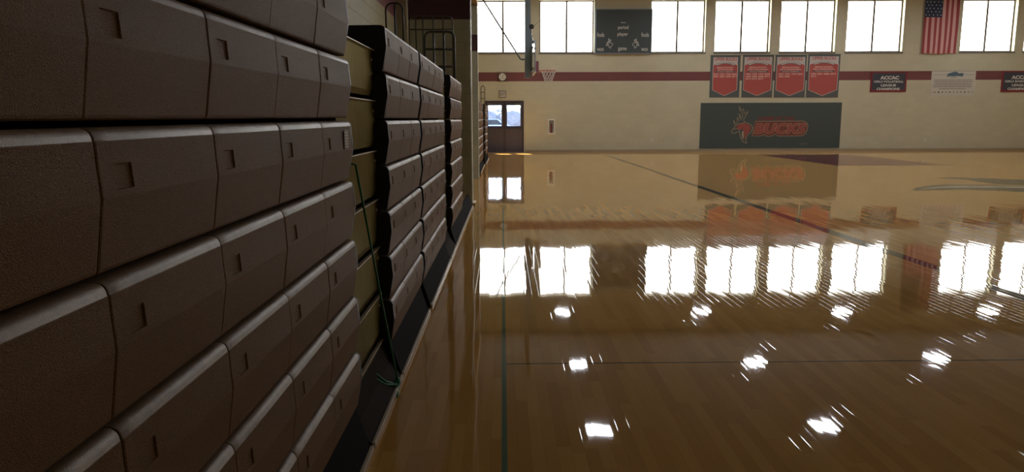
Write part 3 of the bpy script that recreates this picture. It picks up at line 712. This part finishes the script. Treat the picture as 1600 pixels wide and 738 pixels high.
# clock, exit sign, extinguisher case
cx_, cz_ = on_y(785, 120.2, YW-.05)
t = empty('wall_clock', (cx_, YW, cz_-.16), 'round white wall clock above the exit sign', 'clock')
b = MB(); bmesh.ops.create_cone(b.bm, cap_ends=True, segments=40, radius1=.175, radius2=.175, depth=.06, matrix=Matrix.Translation((cx_, YW-.032, cz_)) @ Matrix.Rotation(math.pi/2, 4, 'X')); loc(b, 'clock_case', M['rail_grey'], t)
b = MB(); bmesh.ops.create_cone(b.bm, cap_ends=True, segments=40, radius1=.15, radius2=.15, depth=.006, matrix=Matrix.Translation((cx_, YW-.065, cz_)) @ Matrix.Rotation(math.pi/2, 4, 'X')); loc(b, 'clock_face', M['white'], t)
b = MB(); b.ribbon([(cx_, cz_-.02), (cx_+.005, cz_+.09)], .014, YW-.072); b.ribbon([(cx_, cz_), (cx_+.01, cz_-.07)], .018, YW-.072); loc(b, 'clock_hands', M['rail_black'], t)
b = MB()
for s_ in (-1, 1):
    b.tube([(cx_+s_*.21, YW-.01, cz_-.21), (cx_+s_*.21, YW-.10, cz_-.21), (cx_+s_*.21, YW-.10, cz_+.21), (cx_+s_*.21, YW-.01, cz_+.21)], .005, 6)
    b.tube([(cx_-.21, YW-.10, cz_+s_*.21), (cx_+.21, YW-.10, cz_+s_*.21)], .005, 6)
    b.tube([(cx_+s_*.07, YW-.10, cz_-.21), (cx_+s_*.07, YW-.10, cz_+.21)], .003, 6); b.tube([(cx_-.21, YW-.10, cz_+s_*.07), (cx_+.21, YW-.10, cz_+s_*.07)], .003, 6)
loc(b, 'wire_guard', M['rail_olive'], t)
x0, x1, z0, z1 = quad(779.5, 141.8, 791, 153)
t = empty('exit_sign', ((x0+x1)/2, YW, z0), 'pale framed EXIT sign above the double doors', 'sign')
b = MB(); b.box((x0, YW-.06, z0), (x1, YW-.001, z1), bev=.006); loc(b, 'sign_box', M['print_grey'], t)
b = MB(); b.box((x0+.03, YW-.066, z0+.035), (x1-.03, YW-.058, z1-.035)); loc(b, 'sign_face', M['offwhite'], t)
text('EXIT', (x0+x1)/2, (z0+z1)/2, (x1-x0)*.66, .13, YW-.069, M['print_grey'], t, bold=.02)
x0, x1, z0, z1 = quad(855.5, 186, 866.8, 210)
t = empty('extinguisher_case', ((x0+x1)/2, YW, z0), 'white framed fire extinguisher case on the wall right of the doors', 'cabinet')
b = MB(); b.box((x0, YW-.09, z0), (x0+.055, YW-.001, z1)); b.box((x1-.055, YW-.09, z0), (x1, YW-.001, z1)); b.box((x0+.055, YW-.09, z0), (x1-.055, YW-.001, z0+.06)); b.box((x0+.055, YW-.09, z1-.06), (x1-.055, YW-.001, z1)); loc(b, 'case_frame', M['white'], t)
b = MB(); b.box((x0+.055, YW-.01, z0+.06), (x1-.055, YW-.001, z1-.06)); loc(b, 'case_back', M['offwhite'], t)
b = MB(); b.box((x0+.056, YW-.086, z0+.061), (x1-.056, YW-.083, z1-.061)); loc(b, 'case_glass', M['glass'], t)
xc = (x0+x1)/2
e = empty('fire_extinguisher', (xc, YW-.05, z0+.062), 'small red fire extinguisher inside the white wall case', 'extinguisher')
b = MB(); b.tube([(0, 0, 0), (0, 0, .01), (0, 0, .30), (0, 0, .335), (0, 0, .36)], [.03, .034, .034, .024, .012], 16); b.obj('cylinder_body', M['red'], e)
b = MB(); b.box((-.03, -.008, .36), (.035, .008, .375)); b.box((-.03, -.008, .39), (.03, .008, .40)); b.box((-.012, -.008, .35), (.012, .008, .41)); b.obj('valve_handle', M['rail_black'], e)
b = MB(); b.tube([(.02, -.005, .37), (.045, -.01, .34), (.048, -.01, .24), (.042, -.01, .14)], .006, 8); b.obj('hose', M['rail_black'], e)

for px_, nm in ((1019, 'small white wall outlet left of the dark mural, low on the wall'), (1445, 'small white wall outlet low on the bare wall right of the mural')):
    cx_, cz_ = on_y(px_, 218.8); t = empty('wall_outlet', (cx_, YW, cz_-.06), nm, 'outlet', 'wall outlets')
    b = MB(); b.box((cx_-.04, YW-.012, cz_-.06), (cx_+.04, YW-.001, cz_+.06), bev=.003); loc(b, 'cover_plate', M['white'], t)
    for dz in (-.025, .025):
        b = MB(); b.box((cx_-.015, YW-.014, cz_+dz-.012), (cx_+.015, YW-.0115, cz_+dz+.012)); loc(b, 'socket', M['print_grey'], t)

# ------------------------------------------------------------------ side basket with its hanging mast
YH = 26.2; hx = 1.61
t = empty('basketball_hoop', (1.02, YH, 2.74), 'ceiling-hung basketball hoop seen edge-on, rim pointing right over court', 'basketball hoop')
xa, _ = on_y(820, 110, YH); xb, _ = on_y(829, 110, YH); zb = on_y(825, 122, YH)[1]
b = MB(); b.box((xa, YH-.09, zb), (xb, YH+.09, ZC-.001), bev=.008); loc(b, 'mast', M['mast'], t)
gxa, gzb = on_y(833.8, 113.5, YH); gxb, gzt = on_y(836.0, 67, YH)
b = MB(); b.box((gxa, YH-.9, gzb), (gxa+.025, YH+.9, gzt)); loc(b, 'backboard_glass', mat('backboard_glass', srgb(196, 205, 205), .1), t)
b = MB(); 
for yy0, yy1, zz0, zz1 in ((-.915, .915, gzb-.015, gzb+.03), (-.915, .915, gzt-.03, gzt+.015), (-.915, -.87, gzb+.03, gzt-.03), (.87, .915, gzb+.03, gzt-.03)):
    b.box((gxa-.012, YH+yy0, zz0), (gxa+.037, YH+yy1, zz1))
loc(b, 'backboard_frame', M['chrome'], t)
b = MB(); b.box((gxa-.02, YH-.93, gzb-.05), (gxa+.05, YH+.93, gzb-.015), bev=.012); loc(b, 'bottom_padding', M['net'], t)
b = MB(); b.box((xb, YH-.25, gzb+.1), (gxa-.013, YH-.21, gzb+.15)); b.box((xb, YH+.21, gzb+.1), (gxa-.013, YH+.25, gzb+.15)); b.box((xb, YH-.25, gzt-.2), (gxa-.013, YH-.21, gzt-.15)); b.box((xb, YH+.21, gzt-.2), (gxa-.013, YH+.25, gzt-.15))
b.box((xb, YH-.09, gzb+.02), (xb+.05, YH+.09, gzt+.25)); loc(b, 'support_bracket', M['mast'], t)
b = MB(); b.tube([(xb+.01, YH, gzt+.45), (xb+.03, YH, gzt+.2), (gxa-.02, YH, gzt-.02)], .022, 8); b.tube([(gxa-.03, YH-.12, gzt+.03), (gxa+.03, YH-.12, gzt+.0), (gxa+.06, YH-.12, gzt-.2)], .02, 8); loc(b, 'height_adjuster', M['chrome'], t)
px_, pz_ = on_y(830.2, 42.5, YH); b = MB(); bmesh.ops.create_cone(b.bm, cap_ends=True, segments=24, radius1=.085, radius2=.085, depth=.05, matrix=Matrix.Translation((px_, YH-.12, pz_)) @ Matrix.Rotation(math.pi/2, 4, 'X')); b.tube([(px_, YH-.14, pz_), (px_, YH-.085, pz_)], .02, 8); loc(b, 'pulley', M['rail_black'], t)
mx0, mz0 = on_y(836.8, 113.5, YH); mx1, mz1 = on_y(841.6, 96, YH)
b = MB(); b.box((gxa+.037, YH-.16, mz0), (mx1, YH+.16, mz1), bev=.01); loc(b, 'mount_pad', M['pad'], t)
b = MB(); RZ = 3.05; rr = .255; rcx = on_y(857, 110.5, YH)[0]
b.tube([(rcx+rr*math.cos(a), YH+rr*math.sin(a), RZ) for a in [i*math.pi/16 for i in range(32)]], .012, 8, closed=True)
b.tube([(mx1-.01, YH-.08, RZ), (rcx-rr+.02, YH-.09, RZ)], .010, 8); b.tube([(mx1-.01, YH+.08, RZ), (rcx-rr+.02, YH+.09, RZ)], .010, 8)
b.tube([(mx1-.01, YH, RZ-.12), (rcx-rr, YH, RZ-.01)], .010, 8); loc(b, 'rim', M['rim'], t)
b = MB(); n = 12
lv = [(RZ-.01, .245), (RZ-.11, .215), (RZ-.21, .175), (RZ-.31, .145), (RZ-.40, .15)]
for k in range(n):
    for sgn in (1, -1):
        pts = []
        for q, (z, r) in enumerate(lv):
            a = (k+sgn*q*.5)*2*math.pi/n; pts.append((rcx+r*math.cos(a), YH+r*math.sin(a), z))
        b.tube(pts, .0055, 5)
loc(b, 'net', M['net'], t)
b = MB(); p0 = on_y(755, 0, YH); p1 = on_y(813, 92, YH); p2 = on_y(820.5, 93, YH); dx_ = (p1[0]-p0[0])/(p0[1]-p1[1])
zt2 = ZC-.001; b.tube([(p0[0]-dx_*(zt2-p0[1]), YH, zt2), (p1[0], YH, p1[1]), (p1[0]+.05, YH, p1[1]-.02), (p2[0]+.01, YH, p2[1])], .028, 8); loc(b, 'diagonal_brace', M['rail_grey'], t)
q0 = on_y(843.5, 33, YH); b = MB(); b.tube([(px_, YH-.1, pz_-.03), (q0[0], YH, q0[1]), (q0[0]+.9, YH, q0[1]+.62), (q0[0]+3.4, YH, ZC-.002)], .005, 6); loc(b, 'hoist_cable', M['rail_grey'], t)

# ------------------------------------------------------------------ hanging lamps (the farther rows show as reflections in the varnish)
for ri, Yl in enumerate((28.6, 22.3, 17.3, 11.9)):  # last row is unseen, added to light the return wall and bleachers
    for ci, Xl in enumerate((2.35, 7.9, 13.6, 19.5)):
        lab = ('hanging lamp, %s, %s' % (['leftmost in its row', 'second from left', 'third from left', 'rightmost in its row'][ci], ['row nearest the far windows', 'second row from the far windows', 'third row from the far windows', 'unseen row added nearest the camera'][ri]))
        t = empty('ceiling_lamp', (Xl, Yl, 6.2), lab, 'ceiling lamp', 'hanging lamps')
        b = MB(); b.box((-.27, -.27, .0), (.27, .27, .02)); b.obj('lens', M['lamp'], t)
        b = MB(); b.tube([(0, 0, .021), (0, 0, .06), (0, 0, .16), (0, 0, .20)], [.42, .41, .20, .10], 4, smooth=False)
        b.obj('housing', M['lamp_body'], t)
        b = MB(); b.tube([(0, 0, .2), (0, 0, ZC-6.2-.002)], .012, 6); b.obj('hanging_stem', M['rail_grey'], t)
